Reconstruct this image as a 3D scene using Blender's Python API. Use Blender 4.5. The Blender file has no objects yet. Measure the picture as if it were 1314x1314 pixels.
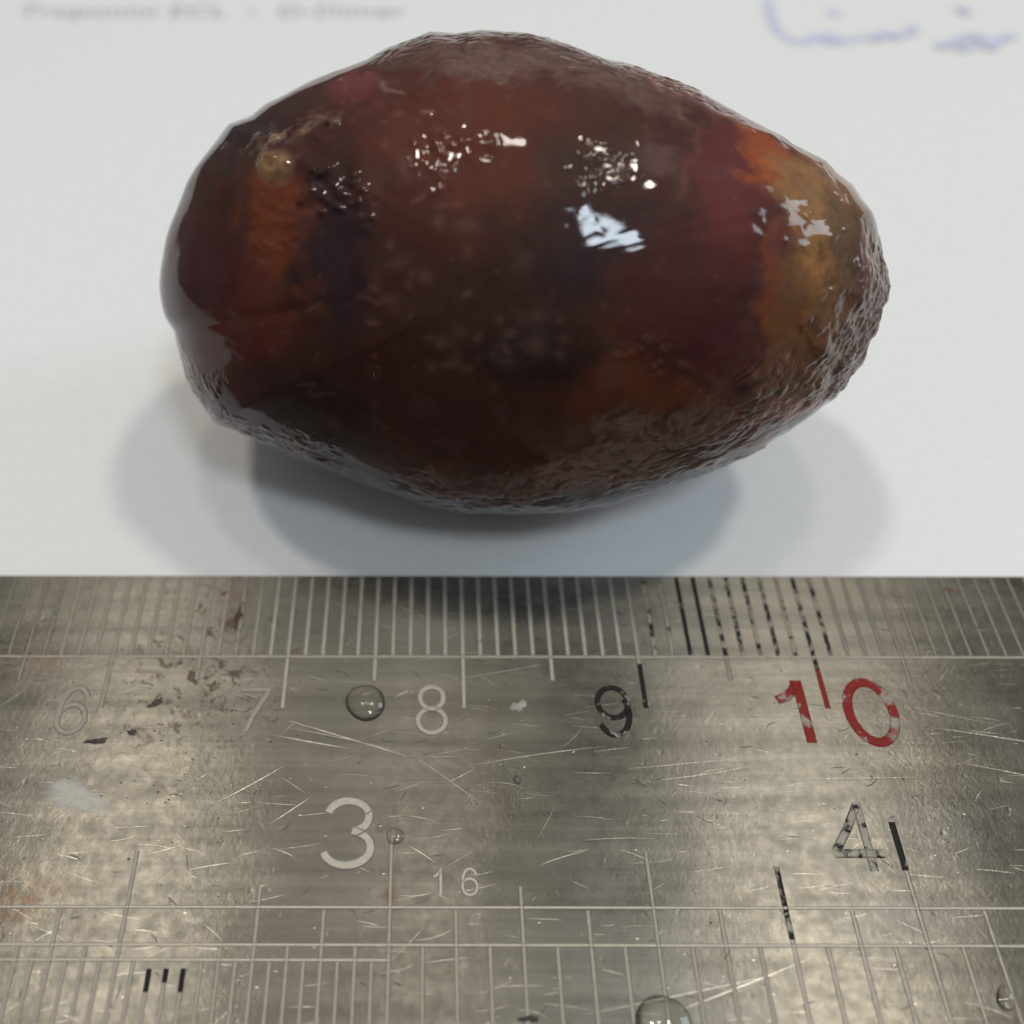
import bpy, math, random
import numpy as np
from mathutils import Matrix, Vector
random.seed(7); rng = np.random.default_rng(7)
SC = bpy.context.scene
COL = SC.collection
S = 0.01                                   # everything is laid out in centimetres

# ------------------------------------------------------------------ camera
CAM_LOC = np.array([7.815, -3.1465, 4.8189]); PITCH = .91698; YAW = .003772; ROLL = -.002189
cam = bpy.data.cameras.new('camera'); cam_o = bpy.data.objects.new('camera', cam); COL.objects.link(cam_o)
RM = Matrix.Rotation(YAW, 3, 'Z') @ Matrix.Rotation(math.pi/2 - PITCH, 3, 'X') @ Matrix.Rotation(ROLL, 3, 'Z')
mw = RM.to_4x4(); mw.translation = Vector(CAM_LOC * S); cam_o.matrix_world = mw
cam.sensor_width = 36; cam.lens = 36 * 1200 / 1314
cam.shift_x = (657 - 550) / 1314; cam.shift_y = 0
cam.clip_start = .002; cam.clip_end = 20
cam.dof.use_dof = True; cam.dof.focus_distance = .0478; cam.dof.aperture_fstop = 25
SC.camera = cam_o

# ------------------------------------------------------------------ light
W = bpy.data.worlds.new('World'); SC.world = W; W.use_nodes = True
bg = W.node_tree.nodes['Background']; bg.inputs[1].default_value = 1.0       # a plain room: pale ceiling, darker walls
_t = W.node_tree; _tc = _t.nodes.new('ShaderNodeTexCoord'); _sx = _t.nodes.new('ShaderNodeSeparateXYZ'); _cr = _t.nodes.new('ShaderNodeValToRGB')
_t.links.new(_tc.outputs['Generated'], _sx.inputs[0]); _t.links.new(_sx.outputs['Z'], _cr.inputs[0]); _t.links.new(_cr.outputs[0], bg.inputs[0])
_cr.color_ramp.elements[0].position = 0; _cr.color_ramp.elements[0].color = (.07, .065, .06, 1)
_cr.color_ramp.elements[1].position = 1; _cr.color_ramp.elements[1].color = (.30, .31, .32, 1)
_e = _cr.color_ramp.elements.new(.5); _e.color = (.16, .165, .17, 1)
SC.view_settings.view_transform = 'Standard'; SC.view_settings.look = 'None'
SC.view_settings.gamma = 1; SC.view_settings.exposure = 0

def area(name, d, dist, power, color, size, size_y=None, shape='DISK'):
    l = bpy.data.lights.new(name, 'AREA'); l.energy = power; l.color = color; l.shape = shape; l.size = size
    if size_y: l.size_y = size_y
    o = bpy.data.objects.new(name, l); COL.objects.link(o)
    d = Vector(d).normalized(); o.location = Vector((.083, .005, .01)) + d * dist
    o.rotation_euler = d.to_track_quat('Z', 'Y').to_euler()
    return o
WARM = (1, .93, .82)
area('ceiling_lamp', (-.31, .18, .95), 1.5, 5.0, WARM, .15)
area('ceiling_lamp', (-.01, .19, .97), 1.5, 1.9, WARM, .15)
area('ceiling_lamp', (.39, .18, .97), 1.5, 5.0, WARM, .15)
area('window_light', (.26, -.42, .92), 1.0, 2.3, (.77, .895, 1.0), .13, .15, 'RECTANGLE')
area('far_window_light', (.92, .22, .50), 1.2, 3.0, (.79, .905, 1.0), .35, .40, 'RECTANGLE')

# ------------------------------------------------------------------ helpers
def lin(r, g, b):
    f = lambda c: (c/255/12.92 if c/255 <= .04045 else ((c/255+.055)/1.055)**2.4)
    return (f(r), f(g), f(b))
def tag(o, label=None, cat=None, group=None, kind=None):
    for k, v in (('label', label), ('category', cat), ('group', group), ('kind', kind)):
        if v: o[k] = v
    return o
def mesh_np(name, V, F, mat=None, smooth=True):
    """V (n,3) cm; F list/array of quads or mixed faces"""
    me = bpy.data.meshes.new(name)
    if isinstance(F, np.ndarray):
        k = F.shape[1]
        me.vertices.add(len(V)); me.vertices.foreach_set('co', (np.asarray(V, float) * S).ravel())
        me.loops.add(F.size); me.loops.foreach_set('vertex_index', F.ravel().astype(np.int32))
        me.polygons.add(len(F)); me.polygons.foreach_set('loop_start', np.arange(0, F.size, k, dtype=np.int32))
        me.update(calc_edges=True)
    else:
        me.from_pydata([tuple(float(c) * S for c in v) for v in V], [], F); me.update()
    me.validate()
    me.polygons.foreach_set('use_smooth', [smooth] * len(me.polygons))
    if mat: me.materials.append(mat)
    return me
def link(name, me, parent=None, loc=None):
    o = bpy.data.objects.new(name, me); COL.objects.link(o)
    if parent: o.parent = parent
    if loc is not None: o.location = Vector(loc) * S
    return o
def hash3(i, j, k, s):
    h = (i * 374761393 + j * 668265263 + k * 2147483647 + s * 1274126177) & 0xffffffff
    h = ((h ^ (h >> 13)) * 1274126177) & 0xffffffff
    h = h ^ (h >> 16)
    return (h & 0xffff) / 32767.5 - 1
_GR = np.random.default_rng(5).normal(size=(4096, 3)); _GR /= np.linalg.norm(_GR, axis=1)[:, None]
_ROT = np.linalg.qr(np.random.default_rng(3).normal(size=(3, 3)))[0]
def vnoise(P, f, seed=0):
    Q = P @ _ROT * f; I = np.floor(Q).astype(np.int64); T0 = Q - I; T = T0*T0*T0*(T0*(T0*6-15)+10)
    r = 0
    for dx in (0, 1):
        for dy in (0, 1):
            for dz in (0, 1):
                w = (T[:, 0] if dx else 1-T[:, 0])*(T[:, 1] if dy else 1-T[:, 1])*(T[:, 2] if dz else 1-T[:, 2])
                h = ((I[:, 0]+dx)*73856093 ^ (I[:, 1]+dy)*19349663 ^ (I[:, 2]+dz)*83492791 ^ seed*2654435761)
                h = (h ^ (h >> 15)) & 4095
                g = _GR[h]
                r = r + w * (g[:, 0]*(T0[:, 0]-dx) + g[:, 1]*(T0[:, 1]-dy) + g[:, 2]*(T0[:, 2]-dz))
    return r*1.7
def fbm(P, f, n=4, seed=0, g=.5):
    r = 0; a = 1; t = 0
    for i in range(n):
        r = r + a * vnoise(P + 7.3*i, f, seed+i); t += a; a *= g; f *= 2.03
    return r / t

class N:                                     # tiny node helper
    def __init__(s, name):
        s.m = bpy.data.materials.new(name); s.m.use_nodes = True; s.t = s.m.node_tree
        s.b = s.t.nodes['Principled BSDF']; s._p = None
    def n(s, typ, **kw):
        x = s.t.nodes.new(typ)
        for k, v in kw.items(): setattr(x, k, v)
        return x
    def l(s, a, b): s.t.links.new(a, b)
    def pos(s, sc=(100, 100, 100), off=(0, 0, 0)):
        g = s.n('ShaderNodeNewGeometry'); m = s.n('ShaderNodeMapping')
        m.inputs['Scale'].default_value = sc; m.inputs['Location'].default_value = off
        s.l(g.outputs['Position'], m.inputs['Vector']); return m.outputs['Vector']
    def noise(s, vec, scale, detail=4, rough=.55, dist=0):
        x = s.n('ShaderNodeTexNoise'); x.inputs['Scale'].default_value = scale; x.inputs['Detail'].default_value = detail
        x.inputs['Roughness'].default_value = rough; x.inputs['Distortion'].default_value = dist
        s.l(vec, x.inputs['Vector']); return x.outputs['Fac']
    def rng(s, v, a, b, c=0, d=1):
        x = s.n('ShaderNodeMapRange'); s.l(v, x.inputs[0])
        for i, q in enumerate((a, b, c, d)): x.inputs[i+1].default_value = q
        return x.outputs[0]
    def math(s, op, a, b=None):
        x = s.n('ShaderNodeMath', operation=op)
        for i, q in enumerate((a, b)):
            if q is None: continue
            if isinstance(q, (int, float)): x.inputs[i].default_value = q
            else: s.l(q, x.inputs[i])
        return x.outputs[0]
    def mix(s, f, a, b):
        x = s.n('ShaderNodeMix', data_type='RGBA')
        for i, q in ((0, f), (6, a), (7, b)):
            if isinstance(q, (int, float)): x.inputs[i].default_value = q
            elif isinstance(q, tuple): x.inputs[i].default_value = (*q, 1)
            else: s.l(q, x.inputs[i])
        return x.outputs[2]
    def set(s, k, v):
        i = s.b.inputs[k]
        if isinstance(v, tuple): i.default_value = (*v, 1) if len(v) == 3 and k not in ('Subsurface Radius',) else v
        elif isinstance(v, (int, float)): i.default_value = v
        else: s.l(v, i)
    def bump(s, h, strength, dist, normal=None):
        x = s.n('ShaderNodeBump'); x.inputs['Strength'].default_value = strength; x.inputs['Distance'].default_value = dist
        s.l(h, x.inputs['Height'])
        if normal: s.l(normal, x.inputs['Normal'])
        return x.outputs['Normal']
    def spot(s, x0, y0, rx, ry):             # soft ellipse mask on the ruler, cm
        v = s.pos((100/rx, 100/ry, 0), (-x0/rx, -y0/ry, 0))
        m = s.n('ShaderNodeVectorMath', operation='LENGTH'); s.l(v, m.inputs[0])
        return s.rng(m.outputs['Value'], 1, .2, 0, 1)

# ------------------------------------------------------------------ materials
def mat_paper():
    m = N('white_paper'); p = m.pos()
    f = m.noise(p, 9, 6, .6); g = m.noise(p, .35, 2)
    m.set('Base Color', m.mix(m.rng(f, .35, .65), (.745, .752, .745), (.775, .78, .77)))
    m.set('Roughness', .55); m.set('Specular IOR Level', .35)
    h = m.math('ADD', m.math('MULTIPLY', m.noise(p, 60, 4), .35), m.math('MULTIPLY', m.noise(p, 2.2, 3), 1.0))
    m.set('Normal', m.bump(h, .25, .00006)); return m.m
def mat_table():
    m = N('dark_worktop'); p = m.pos()
    m.set('Base Color', m.mix(m.noise(p, 3, 5), (.045, .038, .032), (.06, .05, .042))); m.set('Roughness', .5); return m.m
def mat_steel(edge=False):
    m = N('brushed_worn_steel'); p = m.pos(); br = m.pos((40, 900, 100)); br2 = m.pos((120, 2600, 100))
    big = m.noise(p, .9, 5, .6, .4); fine = m.noise(p, 14, 6, .65); brush = m.noise(br, 1, 5, .65); brush2 = m.noise(br2, 1, 4, .6)
    c = m.mix(m.rng(big, .35, .68), (.14, .130, .106), (.205, .192, .158))
    c = m.mix(m.math('MULTIPLY', m.rng(brush, .35, .62, 1, 0), .42), c, (.055, .049, .041))
    grime = m.rng(m.noise(p, 3.6, 7, .7, .6), .56, .72)
    c = m.mix(m.math('MULTIPLY', grime, .5), c, (.11, .095, .07))
    # brown specked dirt left of the 7, rust at the left edge and near the inch marks
    sp = m.rng(m.noise(p, 11, 5, .7, 1.2), .54, .62)
    k = m.spot(6.55, -.55, .75, .9)
    c = m.mix(m.math('MULTIPLY', m.math('MULTIPLY', sp, k), .75), c, (.11, .075, .045))
    for (x, y, rx, ry, a) in ((5.82, -1.86, .34, .16, .7), (5.6, -1.95, .3, .2, .5), (5.35, -.62, .18, .14, .6), (5.62, -.6, .12, .12, .6), (7.62, -1.86, .05, .13, .9), (7.35, -1.83, .07, .07, .5), (6.66, -.25, .16, .3, .55), (7.03,-.56,.06,.07,.9), (7.3,-1.92,.3,.03,.5)):
        e = m.math('MULTIPLY', m.spot(x, y, rx, ry), m.rng(m.noise(p, 9, 6, .7), .42, .6))
        c = m.mix(m.math('MULTIPLY', e, a), c, (.12, .066, .036))
    for (x, y, rx, ry, a) in ((10.6, -1.55, .55, .3, .55), (10.1, -1.95, .5, .12, .35), (11.05,-.95,.5,.35,.3), (8.0,-.3,1.7,.5,.5), (7.1, -.25, .5, .4, .5)):  # grey patches; the widest paints in the stone's shadow and reflection
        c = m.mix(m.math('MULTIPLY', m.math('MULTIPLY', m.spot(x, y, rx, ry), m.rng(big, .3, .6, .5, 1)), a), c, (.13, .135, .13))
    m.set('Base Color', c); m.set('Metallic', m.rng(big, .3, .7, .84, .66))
    r = m.math('ADD', m.rng(fine, .3, .7, .24, .36), m.math('MULTIPLY', m.rng(big, .35, .65), .07))
    r = m.math('ADD', r, m.math('MULTIPLY', m.math('MULTIPLY', sp, k), .25)); m.set('Roughness', r)
    m.set('Anisotropic', .85); tg = m.n('ShaderNodeCombineXYZ'); tg.inputs[1].default_value = 1; m.l(tg.outputs[0], m.b.inputs['Tangent'])
    vor = m.n('ShaderNodeTexVoronoi'); vor.inputs['Scale'].default_value = 9; m.l(p, vor.inputs['Vector'])
    pit = m.rng(vor.outputs['Distance'], .0, .14, 0, 1)
    h = m.math('ADD', m.math('MULTIPLY', brush, .5), m.math('MULTIPLY', brush2, .35))
    h = m.math('ADD', h, m.math('MULTIPLY', pit, .25)); h = m.math('ADD', h, m.math('MULTIPLY', m.noise(p, 30, 5, .7), .42))
    n1 = m.bump(h, .55, .00004)
    m.set('Normal', m.bump(m.noise(p, 1.4, 2), .35, .0002, n1)); return m.m
def mat_etched(name, col=(.29, .268, .225), ink=None, thr=.5, metal=.35, rough=.5, scale=9, fade=0):
    m = N(name); p = m.pos(); f = m.noise(p, 30, 5, .7)
    c = m.mix(m.rng(f, .3, .7), tuple(x*.8 for x in col), col)
    h = m.noise(p, 50, 4)
    if ink:
        k = m.rng(m.noise(p, scale, 6, .7, .6), thr-.035, thr+.035)
        c = m.mix(k, c, ink); m.set('Metallic', m.math('MULTIPLY', m.math('SUBTRACT', 1, k), metal))
        m.set('Roughness', m.rng(k, 0, 1, rough, .6)); m.set('Specular IOR Level', .2)
    else: m.set('Metallic', metal); m.set('Roughness', rough)
    m.set('Base Color', c); m.set('Normal', m.bump(h, .6, .00003)); return m.m
def mat_plain(name, c1, c2=None, rough=.5, scale=20, **kw):
    m = N(name); p = m.pos(); m.set('Base Color', m.mix(m.rng(m.noise(p, scale, 5, .65), .35, .65), c1, c2 or tuple(x*.7 for x in c1)))
    m.set('Roughness', rough)
    for k, v in kw.items(): m.set(k.replace('_', ' '), v)
    m.set('Normal', m.bump(m.noise(p, scale*2, 4), .5, .00008)); return m.m
def mat_water():
    m = N('clear_water'); t = m.t; out = t.nodes['Material Output']
    fr = m.n('ShaderNodeFresnel'); fr.inputs['IOR'].default_value = 1.45
    gl = m.n('ShaderNodeBsdfGlossy'); gl.inputs['Roughness'].default_value = .02
    rf = m.n('ShaderNodeBsdfRefraction'); rf.inputs['IOR'].default_value = 1.25; rf.inputs['Roughness'].default_value = 0
    tr = m.n('ShaderNodeBsdfTransparent'); a = m.n('ShaderNodeMixShader'); b = m.n('ShaderNodeMixShader')
    a.inputs[0].default_value = .72; m.l(rf.outputs[0], a.inputs[1]); m.l(tr.outputs[0], a.inputs[2])
    m.l(fr.outputs[0], b.inputs[0]); m.l(a.outputs[0], b.inputs[1]); m.l(gl.outputs[0], b.inputs[2]); m.l(b.outputs[0], out.inputs[0]); return m.m
def mat_stone():
    m = N('wet_dark_red_jelly'); p = m.pos()
    a = m.n('ShaderNodeAttribute', attribute_name='tint'); w = m.n('ShaderNodeAttribute', attribute_name='wrinkle')
    f = m.noise(p, 9, 7, .7, .8); f2 = m.noise(p, 34, 5, .7)
    c = m.mix(m.rng(f, .40, .68, 0, .30), a.outputs['Color'], (.07, .038, .034))
    c = m.mix(m.rng(f2, .3, .7, .25, 0), c, (.012, .005, .004))
    m.set('Base Color', c); m.set('Roughness', .6); m.set('Specular IOR Level', .08)
    m.set('Subsurface Weight', .35); m.b.inputs['Subsurface Radius'].default_value = (1, .35, .2); m.set('Subsurface Scale', .0009)
    m.set('Coat Weight', 1.0); m.set('Coat Roughness', .045); m.set('Coat IOR', 1.33)
    wet = m.noise(p, 3.2, 2, .4, .3); tiny = m.noise(p, 26, 5, .65, .8)
    amt = m.math('ADD', m.math('MULTIPLY', w.outputs['Fac'], 1.0), .05)
    h = m.math('ADD', m.math('MULTIPLY', wet, .35), m.math('MULTIPLY', m.math('MULTIPLY', tiny, amt), 1.2))
    nn = m.bump(h, .33, .00012); m.set('Coat Normal', nn); m.set('Normal', nn); return m.m

M_PAPER, M_TABLE, M_STEEL = mat_paper(), mat_table(), mat_steel()
M_ETCH = mat_etched('etched_groove')
M_ETCH_LIGHT = mat_etched('bright_groove', (.36, .335, .285), metal=.45, rough=.45)
M_ETCH_WORN = mat_etched('worn_groove', (.225, .212, .185), metal=.5, rough=.38)
M_ETCH_BLACK = mat_etched('groove_with_black_paint', ink=(.008, .008, .008), thr=.49, scale=12)
M_ETCH_BLACK2 = mat_etched('groove_with_little_black_paint', ink=(.008, .008, .008), thr=.56, scale=12)
M_NINE = mat_etched('groove_with_flaking_black_paint', ink=(.008, .008, .008), thr=.41, scale=14)
M_ETCH_FULL = mat_etched('groove_full_of_black_paint', ink=(.008, .008, .008), thr=.38, scale=10)
M_RED = mat_etched('groove_with_red_paint', ink=lin(122, 32, 26), thr=.46, scale=7)
M_REDF = mat_etched('groove_full_of_red_paint', ink=lin(122, 32, 26), thr=.3, scale=7)

# ------------------------------------------------------------------ setting
def slab(name, x0, x1, y0, y1, z0, z1, mat, bev=.02, parent=None):
    b = bev; V = []; rings = [(z0, b), (z0+b, 0), (z1-b, 0), (z1, b)]
    for z, i in rings: V += [(x0+i, y0+i, z), (x1-i, y0+i, z), (x1-i, y1-i, z), (x0+i, y1-i, z)]
    F = [(3, 2, 1, 0), (12, 13, 14, 15)]
    for r in range(3):
        for k in range(4): a, c = r*4+k, r*4+(k+1) % 4; F.append((a, c, c+4, a+4))
    return link(name, mesh_np(name, V, F, mat, False), parent)
tag(slab('table_top', -60, 80, -40, 90, -3, -.014, M_TABLE, .1), kind='structure')
paper = slab('paper_sheet', -1.6, 19.4, -2.3, 27.4, -.012, 0, M_PAPER, .001)
tag(paper, 'white paper sheet under the stone and ruler, with faint print and blue handwriting', 'paper')

def text_mesh(txt, name, mat, x, y, z, w, h):
    cu = bpy.data.curves.new(name, 'FONT'); cu.body = txt; cu.size = 1; cu.resolution_u = 3
    o = bpy.data.objects.new(name, cu); COL.objects.link(o); bpy.context.view_layer.update()
    me = bpy.data.meshes.new_from_object(o.evaluated_get(bpy.context.evaluated_depsgraph_get()))
    bpy.data.objects.remove(o)
    co = np.zeros(len(me.vertices)*3); me.vertices.foreach_get('co', co); co = co.reshape(-1, 3)
    mn, mx = co.min(0), co.max(0)
    co[:, 0] = (x + (co[:, 0]-mn[0])/(mx[0]-mn[0])*w)*S; co[:, 1] = (y + (co[:, 1])*h)*S; co[:, 2] = z*S
    me.vertices.foreach_set('co', co.ravel()); me.materials.clear(); me.materials.append(mat); me.update()
    return me
M_PRINT = mat_plain('grey_toner', (.42, .42, .42), (.36, .36, .36), .6)
M_BLUE = mat_plain('blue_pen_ink', (.52, .54, .70), (.60, .62, .76), .6)
link('printed_line', text_mesh('Troponini ECL  -  D-Dimer', 'printed_line', M_PRINT, 3.28, 7.36, .004, 4.25, .38), paper)

def strip(poly, w, closed=False, z=.08, profile=True, taper=False, zs=0):
    P = np.array(poly, float)
    if closed: T = np.roll(P, -1, 0) - np.roll(P, 1, 0)
    else: T = np.gradient(P, axis=0)
    T /= np.linalg.norm(T, axis=1)[:, None] + 1e-9; Nn = np.c_[-T[:, 1], T[:, 0]]
    pr = [(-1, -.0006), (-.86, .0036), (-.62, .0007), (.62, .0007), (.86, .0036), (1, -.0006)] if profile else [(-1, 0), (1, 0)]
    V = []; n = len(P); k = len(pr)
    for i in range(n):
        t = 1 if not taper else max(.08, math.sin(math.pi*(i+.3)/(n-.4)))
        for a, h in pr: q = P[i] + Nn[i]*a*w/2*t; V.append((q[0], q[1], z+h*min(1, w/.018)+i*zs))
    F = []
    for i in range(n if closed else n-1):
        j = (i+1) % n
        for c in range(k-1): F.append((i*k+c, j*k+c, j*k+c+1, i*k+c+1)[::-1])
    return V, F
def smooth_poly(P, it=2):
    P = [tuple(p) for p in P]
    for _ in range(it):
        Q = [P[0]]
        for a, b in zip(P, P[1:]):
            Q += [(.75*a[0]+.25*b[0], .75*a[1]+.25*b[1]), (.25*a[0]+.75*b[0], .25*a[1]+.75*b[1])]
        P = Q + [P[-1]]
    return P
def joined(parts):
    V = []; F = []
    for v, f in parts: o = len(V); V += v; F += [tuple(i+o for i in q) for q in f]
    return V, F
pen = [[(11.58, 7.78), (11.50, 7.2), (11.55, 6.86), (11.78, 6.74), (11.88, 6.98), (12.0, 6.72), (12.3, 6.86), (12.75, 6.92), (12.95, 6.98)],
       [(12.18, 7.5), (12.27, 7.36)], [(12.98, 7.14), (12.98, 6.98)], [(11.95, 6.82), (12.05, 6.98), (12.12, 6.78)], [(13.3, 6.62), (13.55, 6.72), (13.75, 6.8)], [(12.5, 6.8), (12.62, 7.0), (12.8, 6.86)],
       [(13.1, 6.68), (13.3, 6.75), (13.5, 6.9), (13.65, 6.9), (13.72, 6.68), (13.6, 6.62), (13.8, 6.82), (14.0, 6.93)], [(13.62, 7.55), (13.7, 7.4)]]
V, F = joined([strip(smooth_poly(p), .12, z=.004+.002*n, profile=False, zs=.00003) for n, p in enumerate(pen)])
link('handwritten_note', mesh_np('handwritten_note', V, F, M_BLUE, False), paper)

# ------------------------------------------------------------------ ruler
TZ = .08
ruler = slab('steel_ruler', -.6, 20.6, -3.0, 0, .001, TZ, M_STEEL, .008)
tag(ruler, 'worn steel ruler with engraved centimetre and inch marks, in front of the dark stone', 'ruler')
def tick(x, y0, y1, mat=M_ETCH, w=.026, name='tick_mark', label=None, cache={}):
    key = (round(y0, 3), round(y1, 3), mat.name, w)
    if key not in cache:
        cache[key] = mesh_np(name, *strip([(0, y0), (0, y0*.5+y1*.5), (0, y1)], w, z=0), mat, False)
    o = link(name, cache[key], ruler, (x, 0, TZ))
    if label: o['label'] = label
    return o
LY = -.557
for i in range(44, 121):
    x = i/10
    y1 = -.545 if i > 105 else -.874 if i % 10 == 0 else (-.706 if i % 5 == 0 else -.545)
    if 91 <= i <= 100: m = {91: M_ETCH_BLACK2, 92: M_ETCH_BLACK2, 93: M_ETCH_FULL, 95: M_ETCH_BLACK, 94: M_ETCH_FULL, 99: M_ETCH_BLACK2}.get(i, M_ETCH_BLACK)
    elif i in (101,): m = M_ETCH_BLACK
    elif i > 101: m = M_ETCH_WORN
    else: m = (M_ETCH_WORN if i < 57 else M_ETCH if i < 69 else M_ETCH_LIGHT) if i != 67 else M_ETCH_BLACK2
    if i == 90:
        tick(x, -.012, -.60); tick(x, -.60, y1, M_ETCH_FULL, .028)
    elif i == 100:
        tick(x, -.012, -.64, M_ETCH_BLACK); tick(x, -.64, y1, M_REDF, .030, 'tick_mark', 'red painted lower end of the tick at ten')
    elif i == 95: tick(x, -.012, -.56, m); tick(x, -.56, y1, M_ETCH_WORN)
    else: tick(x, -.012, y1, m, .026 if 55 < i < 102 else .024)
def hline(y, x0, x1, w=.016, mat=M_ETCH_LIGHT):
    n = 40; P = [(x0+(x1-x0)*k/n, y) for k in range(n+1)]
    return link('scale_line', mesh_np('scale_line', *strip(P, w, z=TZ+.0006), mat, False), ruler)
hline(LY, -.3, 20.3, .018); hline(-1.917, -.3, 20.3); hline(-2.086, -.3, 20.3); hline(-2.152, -.3, 7.62)
for i in range(-96, 60):
    x = 7.62 + i*2.54/32
    if x < 4.5 or x > 12.3: continue
    if i > 0 and i % 2: continue
    if i % 32 == 0: y0 = -1.585
    elif i % 16 == 0: y0 = -1.65
    elif i % 8 == 0: y0 = -1.82
    elif i % 4 == 0: y0 = -1.93
    elif i % 2 == 0: y0 = -2.09
    else: y0 = -2.155
    m = M_ETCH
    if i == 32: tick(x, -1.50, -1.74, M_ETCH_FULL, .034); y0 = -1.75
    elif i == 24: tick(x, -1.72, -2.06, M_ETCH_BLACK, .028); y0 = -2.06
    elif i in (-14, -13, -12): tick(x, -2.19, (-2.29 if i != -13 else -2.25), M_ETCH_FULL, .026); y0 = (-2.29 if i != -13 else -2.25)
    tick(x, y0, -2.985, M_ETCH if x < 9.5 else M_ETCH_WORN, .022)

def ell(cx, cy, rx, ry, a0=0, a1=360, n=28):
    return [(cx+rx*math.cos(math.radians(a0+(a1-a0)*k/n)), cy+ry*math.sin(math.radians(a0+(a1-a0)*k/n))) for k in range(n+1)]
def glyph(ch):     # centre lines in a unit box, width 1, height 1
    if ch == '0': return [(ell(.5, .5, .5, .5)[:-1], True)]
    if ch == '1': return [([(0, .68), (.28, .74), (.52, .86), (.62, 1)], False), ([(.66, 1.02), (.66, .5), (.66, -.02)], False)]
    if ch == '3': return [(ell(.46, .75, .46, .25, 165, -70, 22), False), (ell(.46, .265, .52, .265, 80, -165, 26), False)]
    if ch == '4': return [([(.72, 1.0), (.4, .62), (.06, .28)], False), ([(.02, .24), (.5, .24), (1, .24)], False), ([(.72, 1.03), (.72, .5), (.72, -.02)], False)]
    if ch == '6': return [(ell(.5, .31, .5, .31)[:-1], True), (ell(.52, .52, .50, .48, 35, 190, 22), False)]
    if ch == '7': return [([(0, .97), (.5, .97), (1, .97)], False), ([(.98, .95), (.74, .66), (.5, .34), (.32, 0)], False)]
    if ch == '8': return [(ell(.5, .76, .43, .24)[:-1], True), (ell(.5, .26, .5, .26)[:-1], True)]
    if ch == '9': return [(ell(.5, .68, .5, .32)[:-1], True), (ell(.48, .46, .52, .46, 40, -150, 24), False)]
def numeral(ch, x0, x1, y0, y1, w, mat, label):
    h = w*.5; parts = []
    for n, (P, cl) in enumerate(glyph(ch)):
        Q = [(x0+h+(x1-x0-2*h)*p[0], y0+h+(y1-y0-2*h)*p[1]) for p in P]
        parts.append(strip(Q, w, cl, z=TZ+.0003*n))
    V, F = joined(parts); o = link('numeral', mesh_np('numeral', V, F, mat, False), ruler); o['label'] = label
numeral('6', 5.757, 5.941, -1.038, -.737, .034, M_ETCH, 'engraved numeral 6')
numeral('7', 6.746, 6.939, -1.028, -.74, .032, M_ETCH, 'engraved numeral 7')
numeral('8', 7.731, 7.915, -1.036, -.729, .034, M_ETCH_LIGHT, 'engraved numeral 8')
numeral('9', 8.719, 8.92, -1.048, -.733, .034, M_NINE, 'engraved numeral 9 with flaked black paint')
numeral('1', 9.701, 9.96, -1.095, -.683, .056, M_RED, 'engraved numeral 1 filled with red paint')
numeral('0', 10.08, 10.379, -1.099, -.687, .056, M_RED, 'engraved numeral 0 filled with red paint')
numeral('3', 7.266, 7.546, -1.745, -1.371, .05, M_ETCH_LIGHT, 'large engraved inch numeral 3')
numeral('4', 9.804, 10.098, -1.759, -1.388, .044, M_ETCH_BLACK2, 'large engraved inch numeral 4 with traces of black paint')
numeral('1', 7.82, 7.894, -1.865, -1.725, .020, M_ETCH_LIGHT, 'small engraved numeral 1')
numeral('6', 7.962, 8.054, -1.869, -1.725, .020, M_ETCH_LIGHT, 'small engraved numeral 6')

# scratches: hair-thin raised burrs in the steel, joined
M_SCR = mat_etched('bright_scratch', (.50, .48, .42), metal=.8, rough=.3)
parts = []
def scratch(x, y, a, L, w, bend=0, seg=10):
    P = []
    for k in range(seg+1):
        t = k/seg; P.append((x+math.cos(a+bend*t)*L*t, y+math.sin(a+bend*t)*L*t))
    parts.append(strip(P, w, z=TZ+random.uniform(0, .0006), taper=True))
for (x, y, x1, y1, w) in ((6.98,-.93,7.75,-1.17,.012),(6.95,-1.03,7.4,-1.12,.012),(7.0,-.98,7.6,-1.10,.006),(7.05,-1.2,6.72,-1.42,.010),(7.2,-1.37,7.0,-1.52,.008),
        (8.05,-1.20,8.75,-1.06,.008),(8.85,-1.22,9.5,-1.16,.007),(8.9,-1.29,9.55,-1.24,.006),(10.5,-.98,11.3,-1.10,.010),(10.6,-1.18,11.4,-1.34,.010),(10.45,-.86,10.9,-.98,.006),
        (8.94,-2.36,9.6,-2.15,.010),(8.5,-2.38,9.5,-2.2,.006),(7.68,-1.12,8.1,-1.4,.005),(7.9,-1.3,8.05,-1.22,.007),(7.8,-.72,8.6,-.60,.005),(7.12,-.68,7.24,-.71,.010),
        (9.7,-1.28,10.4,-1.25,.005),(8.35,-1.72,8.6,-1.62,.006),(7.7,-1.62,7.85,-1.7,.007),(8.55,-1.6,8.95,-1.55,.004),(10.7,-1.0,10.9,-1.02,.007),(7.62,-.22,7.72,-.27,.014),(7.72,-.27,7.8,-.3,.012),
        (9.75,-.12,9.85,-.53,.006),(7.6,-.82,7.7,-.76,.012),(8.6,-.25,8.8,-.2,.005),(9.75,-.86,10.05,-.9,.006)):
    scratch(x, y, math.atan2(y1-y, x1-x), math.hypot(x1-x, y1-y), w*.62, rng.normal(0, .05))
for k in range(700):
    a = rng.normal(0, .12) if rng.random() < .7 else rng.uniform(-.6, 1.0)
    scratch(rng.uniform(5, 11.8), rng.uniform(-2.95, -.02), a, rng.uniform(.02, .22), rng.uniform(.0012, .0034), rng.normal(0, .1), 3)
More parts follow.
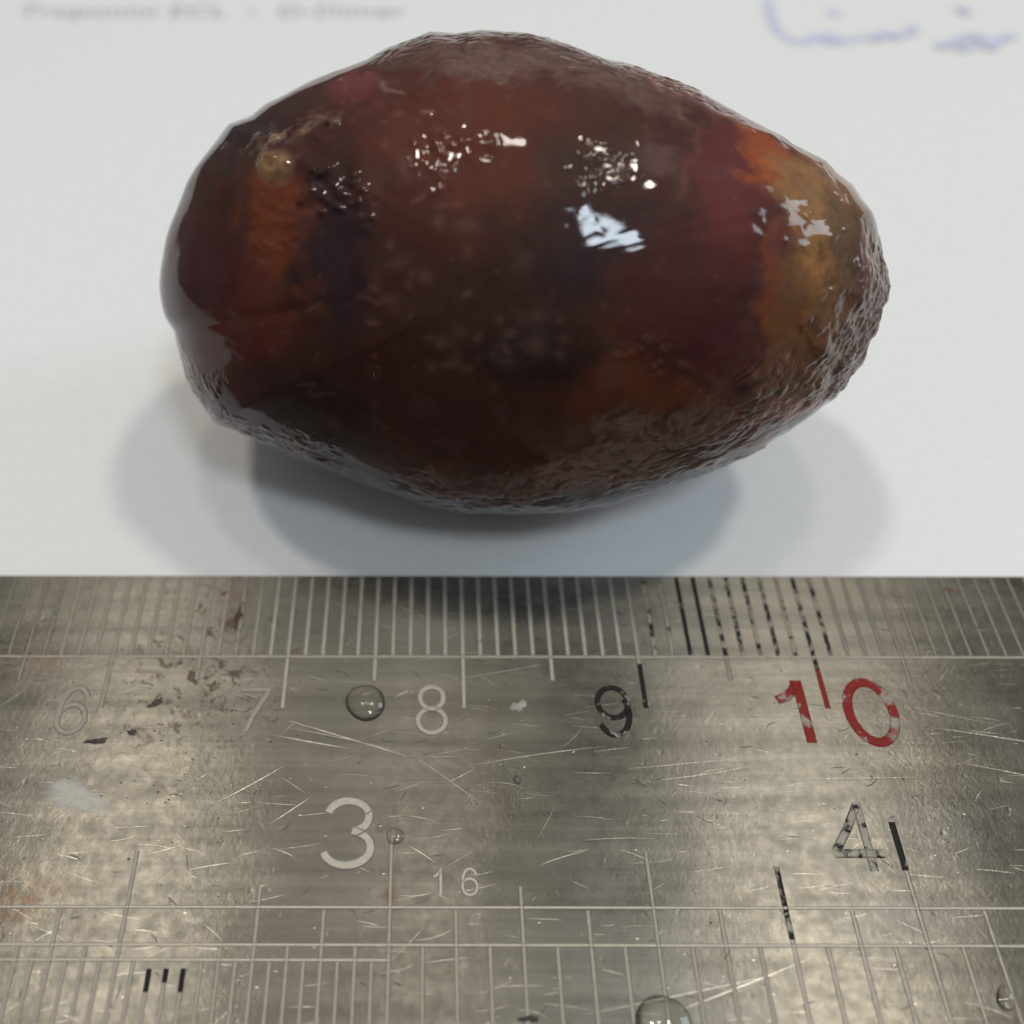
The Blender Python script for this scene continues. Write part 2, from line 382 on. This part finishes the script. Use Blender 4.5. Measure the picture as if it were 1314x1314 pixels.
for k in range(130):
    scratch(rng.uniform(5, 11.8), rng.uniform(-2.6, -.6), rng.uniform(-.5, .6), rng.uniform(.006, .02), rng.uniform(.003, .008), 0, 3)
V, F = joined(parts); o = link('scratches', mesh_np('scratches', V, F, M_SCR, False), ruler); o['kind'] = 'stuff'
M_DSC = mat_etched('dark_scratch', (.12, .11, .095), metal=.6, rough=.5); parts = []
for k in range(260):
    a = rng.normal(0, .15) if rng.random() < .6 else rng.uniform(-1.2, 1.2)
    scratch(rng.uniform(5, 11.8), rng.uniform(-2.95, -.02), a, rng.uniform(.02, .09), rng.uniform(.003, .008), rng.normal(0, .3), 4)
V, F = joined(parts); o = link('dark_nicks', mesh_np('dark_nicks', V, F, M_DSC, False), ruler); o['kind'] = 'stuff'

# ------------------------------------------------------------------ the stone
G = [1.0183, 1.0251, 1.0278, 1.0304, 1.0231, 1.0385, 1.0512, 1.0719, 1.0865, 1.0961, 1.1119, 1.0862, 1.0758, 1.0635, 1.0592, 1.0544, 1.0521, 1.0593, 1.0749, 1.0884, 1.1002, 1.1073, 1.1038, 1.0997, 1.0939, 1.0865, 1.0827, 1.0697, 1.0601, 1.0368, 1.037, 1.0263, 1.0228, 1.0149, 1.0092, 1.0062, 0.991, 0.9955, 0.9955, 0.9915, 0.9858, 0.9751, 0.9702, 0.9624, 0.9553, 0.9503, 0.95, 0.9463, 0.9369, 0.9304, 0.9287, 0.9258, 0.9223, 0.907, 0.9025, 0.8853, 0.8803, 0.8591, 0.8456, 0.8428, 0.8368, 0.8294, 0.8294, 0.8374, 0.8443, 0.8474, 0.8561, 0.8669, 0.8692, 0.8807, 0.9002, 0.9178, 0.9393, 0.9474, 0.9649, 0.9653, 0.9893, 0.977, 0.9679, 0.9541, 0.9567, 0.9627, 0.9709, 0.9761, 0.9855, 0.9829, 1.0062, 0.998, 0.9996, 1.0028, 1.0016, 0.9968, 0.9965, 1.0009, 1.0047, 1.0093, 1.0183]
CC = np.array([8.3521, 1.25595, 1.36718]); U_ = np.array([.9954227, -.07520941, .05896769]); V_ = np.array([0, .617009867, .786955414]); W_ = np.array([-.0955701, -.78335328, .61418563])
NL, NM = 620, 900
lam = np.linspace(.004, np.pi-.004, NL)[:, None]; mu = np.linspace(0, 2*np.pi, NM, endpoint=False)[None]
ex = np.cos(lam)*2.08 + 0*mu; ey = np.sin(lam)*np.cos(mu)*1.3; ez = np.sin(lam)*np.sin(mu)*1.3
ph = np.arctan2(ey/1.3, ex/2.08); g = np.interp(ph, np.linspace(-np.pi, np.pi, len(G)), G)
L = np.stack([(ex*g).ravel(), (ey*g).ravel(), ez.ravel()], 1)
P = CC + L[:, :1]*U_ + L[:, 1:2]*V_ + L[:, 2:]*W_
nrm = np.stack([(ex/2.08**2).ravel(), (ey/1.69).ravel(), (ez/1.69).ravel()], 1); nrm /= np.linalg.norm(nrm, axis=1)[:, None]
NW = nrm[:, :1]*U_ + nrm[:, 1:2]*V_ + nrm[:, 2:]*W_
# chart of the stone's near face (about 230 units per cm), used to place its patches
dv = P - CAM_LOC; Rm = np.array(RM); Lc = dv @ Rm
px = 550 + 1200*Lc[:, 0]/-Lc[:, 2]; py = 657 - 1200*Lc[:, 1]/-Lc[:, 2]
front = np.clip(nrm[:, 2]*6 + 1.5, 0, 1)
wob = fbm(P, 2.2, 5, 11, .6)*66; wob2 = fbm(P, 2.2, 5, 31, .6)*66
qx, qy = px + wob + fbm(P, 11, 3, 41)*14, py + wob2 + fbm(P, 11, 3, 51)*14
def E(x, y, rx, ry, rot=0, soft=.95, warp=True):
    X, Y = (qx, qy) if warp else (px, py)
    c, s = math.cos(math.radians(rot)), math.sin(math.radians(rot))
    a = ((X-x)*c + (Y-y)*s)/rx; b = (-(X-x)*s + (Y-y)*c)/ry
    t = np.clip((1.25 - np.sqrt(a*a+b*b)*(1.0 if soft < .95 else .95))/soft, 0, 1); return t*t*(3-2*t)*front
wr = np.zeros(len(P))
for a in ((800, 590, 250, 48, -13), (960, 520, 90, 60, -35), (600, 640, 150, 22, 4), (400, 590, 170, 24, 27), (680, 85, 200, 42, 6), (1108, 430, 30, 95, 12), (1070, 500, 45, 40, -40), (380, 165, 60, 18, -18), (850, 110, 80, 25, 30), (255, 500, 25, 50, -25)):
    wr = np.maximum(wr, E(*a))
wr = np.maximum(wr, (1-front)*.8)
D = fbm(P, .9, 3, 1)*.035 + fbm(P, 3, 2, 2)*.0035
Pw = P*np.array([.8, 1, 1.1])
ridge = 1-np.abs(fbm(Pw + fbm(P, 2, 2, 9)[:, None]*.3, 9.5, 4, 5, .55))*3.2
D += wr*(np.clip(ridge, -1, 1)*.0058 + fbm(P, 17, 3, 8)*.009)
rim = E(1100, 420, 50, 130, 12); D += rim*(fbm(P, 4.2, 4, 14)*.05)
def dots(n, cx, cy, rx, ry, r0, r1, amp, rr):
    """small round grains or dents scattered in an elliptic patch of the chart"""
    out = np.zeros(len(P))
    for k in range(n):
        a, q = rr.uniform(0, 6.283), math.sqrt(rr.uniform(0, 1)); x, y = cx+rx*q*math.cos(a), cy+ry*q*math.sin(a)
        r = rr.uniform(r0, r1)*(1 if rr.random() < .8 else 1.6)
        sx, th = rr.uniform(.7, 1.6), rr.uniform(0, 3.14)
        idx = np.nonzero((np.abs(px-x) < r*4) & (np.abs(py-y) < r*4) & (nrm[:, 2] > 0))[0]
        X = (px[idx]-x); Y = (py[idx]-y); c, sn = math.cos(th), math.sin(th)
        X, Y = (X*c+Y*sn)/sx, (-X*sn+Y*c)*sx
        out[idx] = np.maximum(out[idx], np.exp(-(X*X+Y*Y)/(r*r))*rr.uniform(.5, 1))
    return out*amp
R1 = np.random.default_rng(12)
for a in ((14, 555, 225, 30, 25), (20, 425, 245, 45, 30, 2.6), (30, 765, 215, 42, 32), (18, 345, 280, 40, 55, 1.25), (12, 1030, 280, 65, 40, 1.4), (16, 600, 186, 70, 16, 1.5), (14, 800, 180, 30, 25), (16, 520, 120, 50, 16), (10, 470, 270, 10, 25, 1.8), (14, 400, 165, 30, 18)):
    q = a[5] if len(a) > 5 else 1.15
    D += dots(*a[:5], 3.0, 7, .0065*q, R1) - dots(a[0]//2, *a[1:5], 5, 10, .005*q, R1)
D += dots(30, 830, 450, 45, 22, 2, 3.2, .006, R1) + dots(25, 600, 605, 60, 14, 3, 6, .006, R1)
D += .03*E(352, 212, 24, 20, 0, .9, False)*(1+fbm(P, 12, 3, 77)) + .015*E(400, 160, 50, 12, -20, .9)*(1+fbm(P, 9, 3, 78)) + .02*E(480, 465, 8, 16, 0, .9)
def line(P0, w, warp=3):
    out = np.zeros(len(P)); X, Y = px + fbm(P, 6, 2, 95)*warp*4, py + fbm(P, 6, 2, 96)*warp*4
    for (x0, y0), (x1, y1) in zip(P0, P0[1:]):
        dx, dy = x1-x0, y1-y0; t = np.clip(((X-x0)*dx+(Y-y0)*dy)/(dx*dx+dy*dy), 0, 1)
        out = np.maximum(out, np.exp(-((X-x0-t*dx)**2+(Y-y0-t*dy)**2)/(w*w)))
    return out*np.clip(nrm[:, 2]*8, 0, 1)
LN1 = np.maximum(line([(800, 78), (850, 104), (890, 130), (940, 146), (985, 172), (1030, 200), (1070, 232), (1100, 270), (1112, 320), (1108, 360)], 4.5), line([(830, 95), (855, 120), (880, 150)], 3.5))
LN1 = np.maximum(LN1, line([(1010, 552), (960, 572), (900, 600)], 7)); LN1 = np.maximum(LN1, line([(490, 112), (515, 124), (535, 142), (558, 146)], 2.6))
LN2 = np.maximum(line([(432, 96), (455, 128), (478, 104), (492, 116)], 5), line([(476, 470), (482, 500), (474, 530), (492, 548)], 4))
LN2 = np.maximum(LN2, line([(860, 470), (905, 480), (920, 505), (900, 540)], 5)); LN2 = np.maximum(LN2, line([(395, 402), (440, 380), (490, 386)], 3.5)); LN2 = np.maximum(LN2, line([(870, 250), (900, 170), (860, 130)], 8))
_br = np.clip(fbm(P, 5, 3, 97)*3 + .55, 0, 1); LN1 = LN1*_br; LN2 = LN2*_br; D += LN1*.006 + LN2*.003
sp2 = dots(30, 540, 320, 75, 190, 3.5, 8, 1, R1) + dots(22, 640, 430, 90, 50, 4, 9, .8, R1) + dots(26, 830, 455, 55, 30, 1.8, 2.8, 1.0, R1) + dots(60, 680, 340, 380, 230, 1.8, 4, .8, R1)
sp2 = np.clip(sp2, 0, 1); D += sp2*.002
P2 = P + NW*D[:, None]; zc = np.clip(P2[:, 2], 0, .22)/.22; P2[:, 2] = np.where(P2[:, 2] < .22, .22*(zc*zc*zc*(2.5-1.5*zc)*.5 + .5*zc*zc*(2-zc) ) + .002*zc, P2[:, 2])
# colours of the patches
C = np.tile(np.array(lin(68, 34, 27)), (len(P), 1))
def paint(m, rgb, a=1.0):
    global C
    k = (m*a)[:, None]; C = C*(1-k) + np.array(lin(*rgb))*k
n1 = np.clip(fbm(P, 1.6, 4, 21)*2+.5, 0, 1); paint(n1, (54, 27, 26), .65)
n2 = np.clip(fbm(P, 2.4, 3, 25)*2.4, 0, 1); paint(n2, (80, 46, 28), .55)
for a, rgb, k in (((600, 180, 130, 150), (96, 48, 26), .75), ((650, 400, 150, 120), (52, 33, 25), .7), ((430, 320, 60, 130), (36, 24, 30), .85), ((760, 330, 80, 80), (38, 28, 31), .8), ((680, 450, 90, 60), (34, 27, 26), .85),
        ((380, 520, 120, 60, 25), (36, 22, 24), .8), ((300, 420, 75, 70), (78, 28, 28), .85), ((250, 330, 30, 70), (70, 40, 48), .7), ((300, 180, 70, 55, -40), (40, 34, 36), .9),
        ((840, 500, 120, 45, -10), (112, 58, 26), .85), ((930, 250, 60, 120), (98, 42, 42), .8), ((860, 400, 80, 90), (76, 36, 34), .7), ((940, 460, 60, 60), (72, 34, 42), .7), ((770, 210, 60, 70), (62, 44, 34), .7),
        ((348, 310, 48, 115), (116, 58, 28), .8), ((330, 400, 50, 60), (84, 38, 32), .6), ((990, 205, 34, 60, -20), (158, 82, 36), .85), ((985, 370, 22, 75), (132, 66, 34), .75), ((1050, 330, 62, 150, 8), (128, 96, 60), .75), ((1045, 245, 56, 62), (150, 114, 72), .85),
        ((1050, 330, 30, 42), (156, 114, 66), .8), ((1025, 440, 60, 85, 15), (112, 76, 42), .85), ((1085, 300, 24, 60, -15), (96, 80, 54), .8), ((1010, 320, 22, 20), (98, 42, 46), .7), ((1100, 430, 38, 100, 12), (104, 90, 80), .6),
        ((465, 112, 40, 26), (116, 54, 58), .75), ((660, 80, 170, 38, 4), (92, 78, 72), .75), ((830, 120, 90, 30, 28), (98, 78, 70), .6), ((880, 130, 60, 30, 30), (112, 66, 66), .6), ((1000, 535, 70, 22, -25), (170, 118, 106), .7), ((825, 205, 42, 24), (104, 82, 82), .55), ((800, 590, 200, 36, -13), (98, 66, 54), .6)):  # last patch lightens the lower wrinkles to paint in their reflected light
    paint(E(*a), rgb, k)
paint(E(352, 214, 26, 24, 0, .9, False)*np.clip(fbm(P, 9, 3, 61)+.8, 0, 1), (168, 138, 98), .85)
paint(E(385, 165, 62, 13, -20, .8)*np.clip(fbm(P, 8, 4, 65)*2.5+.3, 0, 1), (140, 122, 98), .75)
veil = np.clip(fbm(P*np.array([1, 1, 1.]), 3.2, 5, 81)*3.4 - .75, 0, 1); paint(veil*front, (108, 82, 80), .28)
ridge_sheen = wr*np.clip(ridge*1.2, 0, 1); paint(ridge_sheen*np.clip(E(800, 590, 250, 52, -13)*1.2 + .55, 0, 1), (146, 118, 104), .55)  # pale reflected sheen painted onto the wrinkle ridges
paint(LN1, (165, 130, 120), .5); paint(LN2, (118, 78, 70), .35)
olive = np.clip(fbm(P, 7, 4, 85)*3 - .4, 0, 1); paint(olive*E(1060, 380, 80, 170, 8), (60, 46, 28), .8)
fl = sp2*front; paint(fl, (122, 92, 82), .45)
C = C*np.array([1.13, 1.03, 1.02])
i = np.arange(NL-1)[:, None]*NM; j = np.arange(NM)[None]; j2 = (j+1) % NM
F = np.stack([i+j, i+NM+j, i+NM+j2, i+j2], -1).reshape(-1, 4)
ORG = np.array([8.13, 1.16, 0.0])
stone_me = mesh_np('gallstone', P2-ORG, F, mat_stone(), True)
nf = len(P)
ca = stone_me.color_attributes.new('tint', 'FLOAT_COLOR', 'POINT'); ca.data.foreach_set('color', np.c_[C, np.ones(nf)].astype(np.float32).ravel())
at = stone_me.attributes.new('wrinkle', 'FLOAT', 'POINT'); at.data.foreach_set('value', wr.astype(np.float32))
stone = link('gallstone', stone_me, None, ORG)
tag(stone, 'large wet dark red egg-shaped stone resting on the white paper behind the ruler', 'stone')

# ------------------------------------------------------------------ droplets and residue on the ruler
M_WATER = mat_water()
def droplet(x, y, r, h, label, wob=.03, seed=0):
    V = []; F = []; nr, ns = 14, 48; r3 = np.random.default_rng(seed); ph = r3.uniform(0, 6, 3)
    R = (r*r+h*h)/(2*h)
    def rad(a): return 1 + wob*math.sin(2*a+ph[0]) + wob*.6*math.sin(3*a+ph[1])
    for k in range(nr):
        q = 1-k/nr; z = math.sqrt(max(R*R-(r*q)**2, 0)) - (R-h)
        for s_ in range(ns): a = 2*math.pi*s_/ns; V.append((r*q*rad(a)*math.cos(a), r*q*rad(a)*math.sin(a), max(z, 0) if k else -.004))
    V.append((0, 0, h)); top = len(V)-1
    for k in range(nr-1):
        for s_ in range(ns): t = (s_+1) % ns; F.append((k*ns+s_, k*ns+t, (k+1)*ns+t, (k+1)*ns+s_))
    for s_ in range(ns): F.append(((nr-1)*ns+s_, (nr-1)*ns+(s_+1) % ns, top))
    F.append(tuple(range(ns))[::-1])
    o = link('water_droplet', mesh_np('water_droplet', V, F, M_WATER), None, (x, y, TZ))
    tag(o, label, 'droplet', 'water droplets on the ruler')
droplet(7.456, -.842, .112, .045, 'round clear water droplet between the engraved numerals 7 and 8', .03, 1)
droplet(7.636, -1.575, .046, .016, 'small water droplet at the top of the inch tick beside the large numeral 3', .06, 2)
droplet(8.86, -2.42, .13, .042, 'clear water droplet cut by the bottom edge of the picture', .04, 3)
droplet(10.44, -2.31, .05, .016, 'yellowish bright droplet in the bottom right corner of the ruler', .08, 4)
droplet(8.27, -1.28, .022, .012, 'tiny clear droplet below the 8 in the middle of the ruler', .08, 5)

def mat_smear():
    m = N('milky_residue'); p = m.pos(); m.set('Base Color', (.60, .585, .53)); m.set('Roughness', .5)
    x = m.n('ShaderNodeSeparateXYZ'); m.l(p, x.inputs[0])
    z = m.rng(x.outputs['Z'], TZ+.0004, TZ+.0062, 0, .62); m.set('Alpha', m.math('MULTIPLY', z, m.rng(m.noise(p, 8, 5), .3, .6, .5, 1))); return m.m
M_SMEAR = mat_smear()
def flake(name, x, y, rx, ry, rot, mat, h=.006, seed=0, jag=.35, n=26):
    r3 = np.random.default_rng(seed); V = []; F = []; k0 = r3.uniform(0, 6, 4)
    rr = [1 + jag*(.5*math.sin(2*a+k0[0])+.35*math.sin(3*a+k0[1])+.3*math.sin(5*a+k0[2])+.2*math.sin(9*a+k0[3])) for a in (2*math.pi*i/n for i in range(n))]
    for q, z in ((1, 0), (.78, h*.6), (.5, h), (.2, h*.9)):
        for i in range(n):
            a = 2*math.pi*i/n; X = rx*q*rr[i]*math.cos(a); Y = ry*q*rr[i]*math.sin(a)
            V.append((X*math.cos(rot)-Y*math.sin(rot), X*math.sin(rot)+Y*math.cos(rot), z*(1+r3.uniform(-.3, .3)) + .0006))
    for q in range(3):
        for i in range(n): F.append((q*n+i, q*n+(i+1) % n, (q+1)*n+(i+1) % n, (q+1)*n+i))
    F.append(tuple(range(3*n, 4*n)))
    return link(name, mesh_np(name, V, F, mat), None, (x, y, TZ))
o = flake('milky_smear', 5.97, -1.37, .19, .085, -.45, M_SMEAR, .006, 3, .25, 36)
tag(o, 'pale milky smear of dried residue on the steel below the engraved 6', 'smear')
M_CRUMB = mat_plain('dark_brown_crumb', (.06, .042, .028), (.03, .02, .014), .6, 40)
M_RCR = mat_plain('reddish_crumb', (.13, .05, .04), (.08, .035, .03), .5, 40)
M_BLK = mat_plain('black_paint_flake', (.01, .01, .01), (.02, .018, .015), .5, 40)
M_TAN = mat_plain('tan_crumb', (.30, .24, .15), (.2, .15, .1), .6, 40)
for a, mat, lb in (((6.30, -.845, .042, .020, .8), M_CRUMB, 'dark brown dried crumb on the steel between the 6 and the 7'),
        ((10.92, -.10, .035, .014, -.3), M_RCR, 'reddish brown speck near the far edge at the right end of the ruler'),
        ((6.58, -.13, .02, .012, .4), M_RCR, 'small red speck among the ticks between 6.5 and 6.7'),
        ((8.26, -2.395, .042, .014, .1), M_BLK, 'black speck at the bottom middle of the ruler near the edge of the picture'),
        ((6.20, -1.02, .026, .016, -.6), M_CRUMB, 'dark crumb just right of the engraved 6, lowest of the crumbs there'),
        ((6.02, -1.07, .05, .02, .1), M_CRUMB, 'flat brown crumb patch under the engraved 6'),
        ((6.68, -.30, .016, .09, -.15), M_CRUMB, 'dark brown smear filling the ticks just left of the 7'),
        ((7.885, -1.022, .024, .013, .2), M_TAN, 'tan crumb at the foot of the engraved 8'),
        ((8.30, -.86, .04, .03, .5), mat_plain('pale_deposit', (.34, .33, .28), (.25, .24, .2), .5, 30), 'pale dried deposit between the 8 and the 9'),
        ((10.62, -.80, .022, .02, .2), M_TAN, 'yellowish deposit right of the red zero'),
        ((9.985, -.93, .012, .018, .3), M_SMEAR, 'tiny pale bubble mark below the red tick at ten')):
    o = flake('dried_crumb', *a, mat, .005, int(abs(a[0])*100), .45); tag(o, lb, 'crumb')
parts = []
for k in range(200):
    if k < 150: x, y = rng.normal(6.45, .33), rng.normal(-.85, .4)
    else: x, y = rng.uniform(5.1, 11.5), rng.uniform(-2.8, -.05)
    if y > -.03: continue
    r = rng.uniform(.002, .009); n = 6; a0 = rng.uniform(0, 6)
    V = [(x+r*rng.uniform(.5, 1.2)*math.cos(a0+i), y+r*.6*rng.uniform(.5, 1.2)*math.sin(a0+i), TZ+.0006) for i in np.linspace(0, 6.28, n, endpoint=False)] + [(x, y, TZ+.004)]
    parts.append((V, [(i, (i+1) % n, n) for i in range(n)]))
V, F = joined(parts); o = link('dirt_specks', mesh_np('dirt_specks', V, F, M_CRUMB, False), None); tag(o, 'fine brown dirt specks scattered over the left part of the steel ruler', 'dirt', kind='stuff')
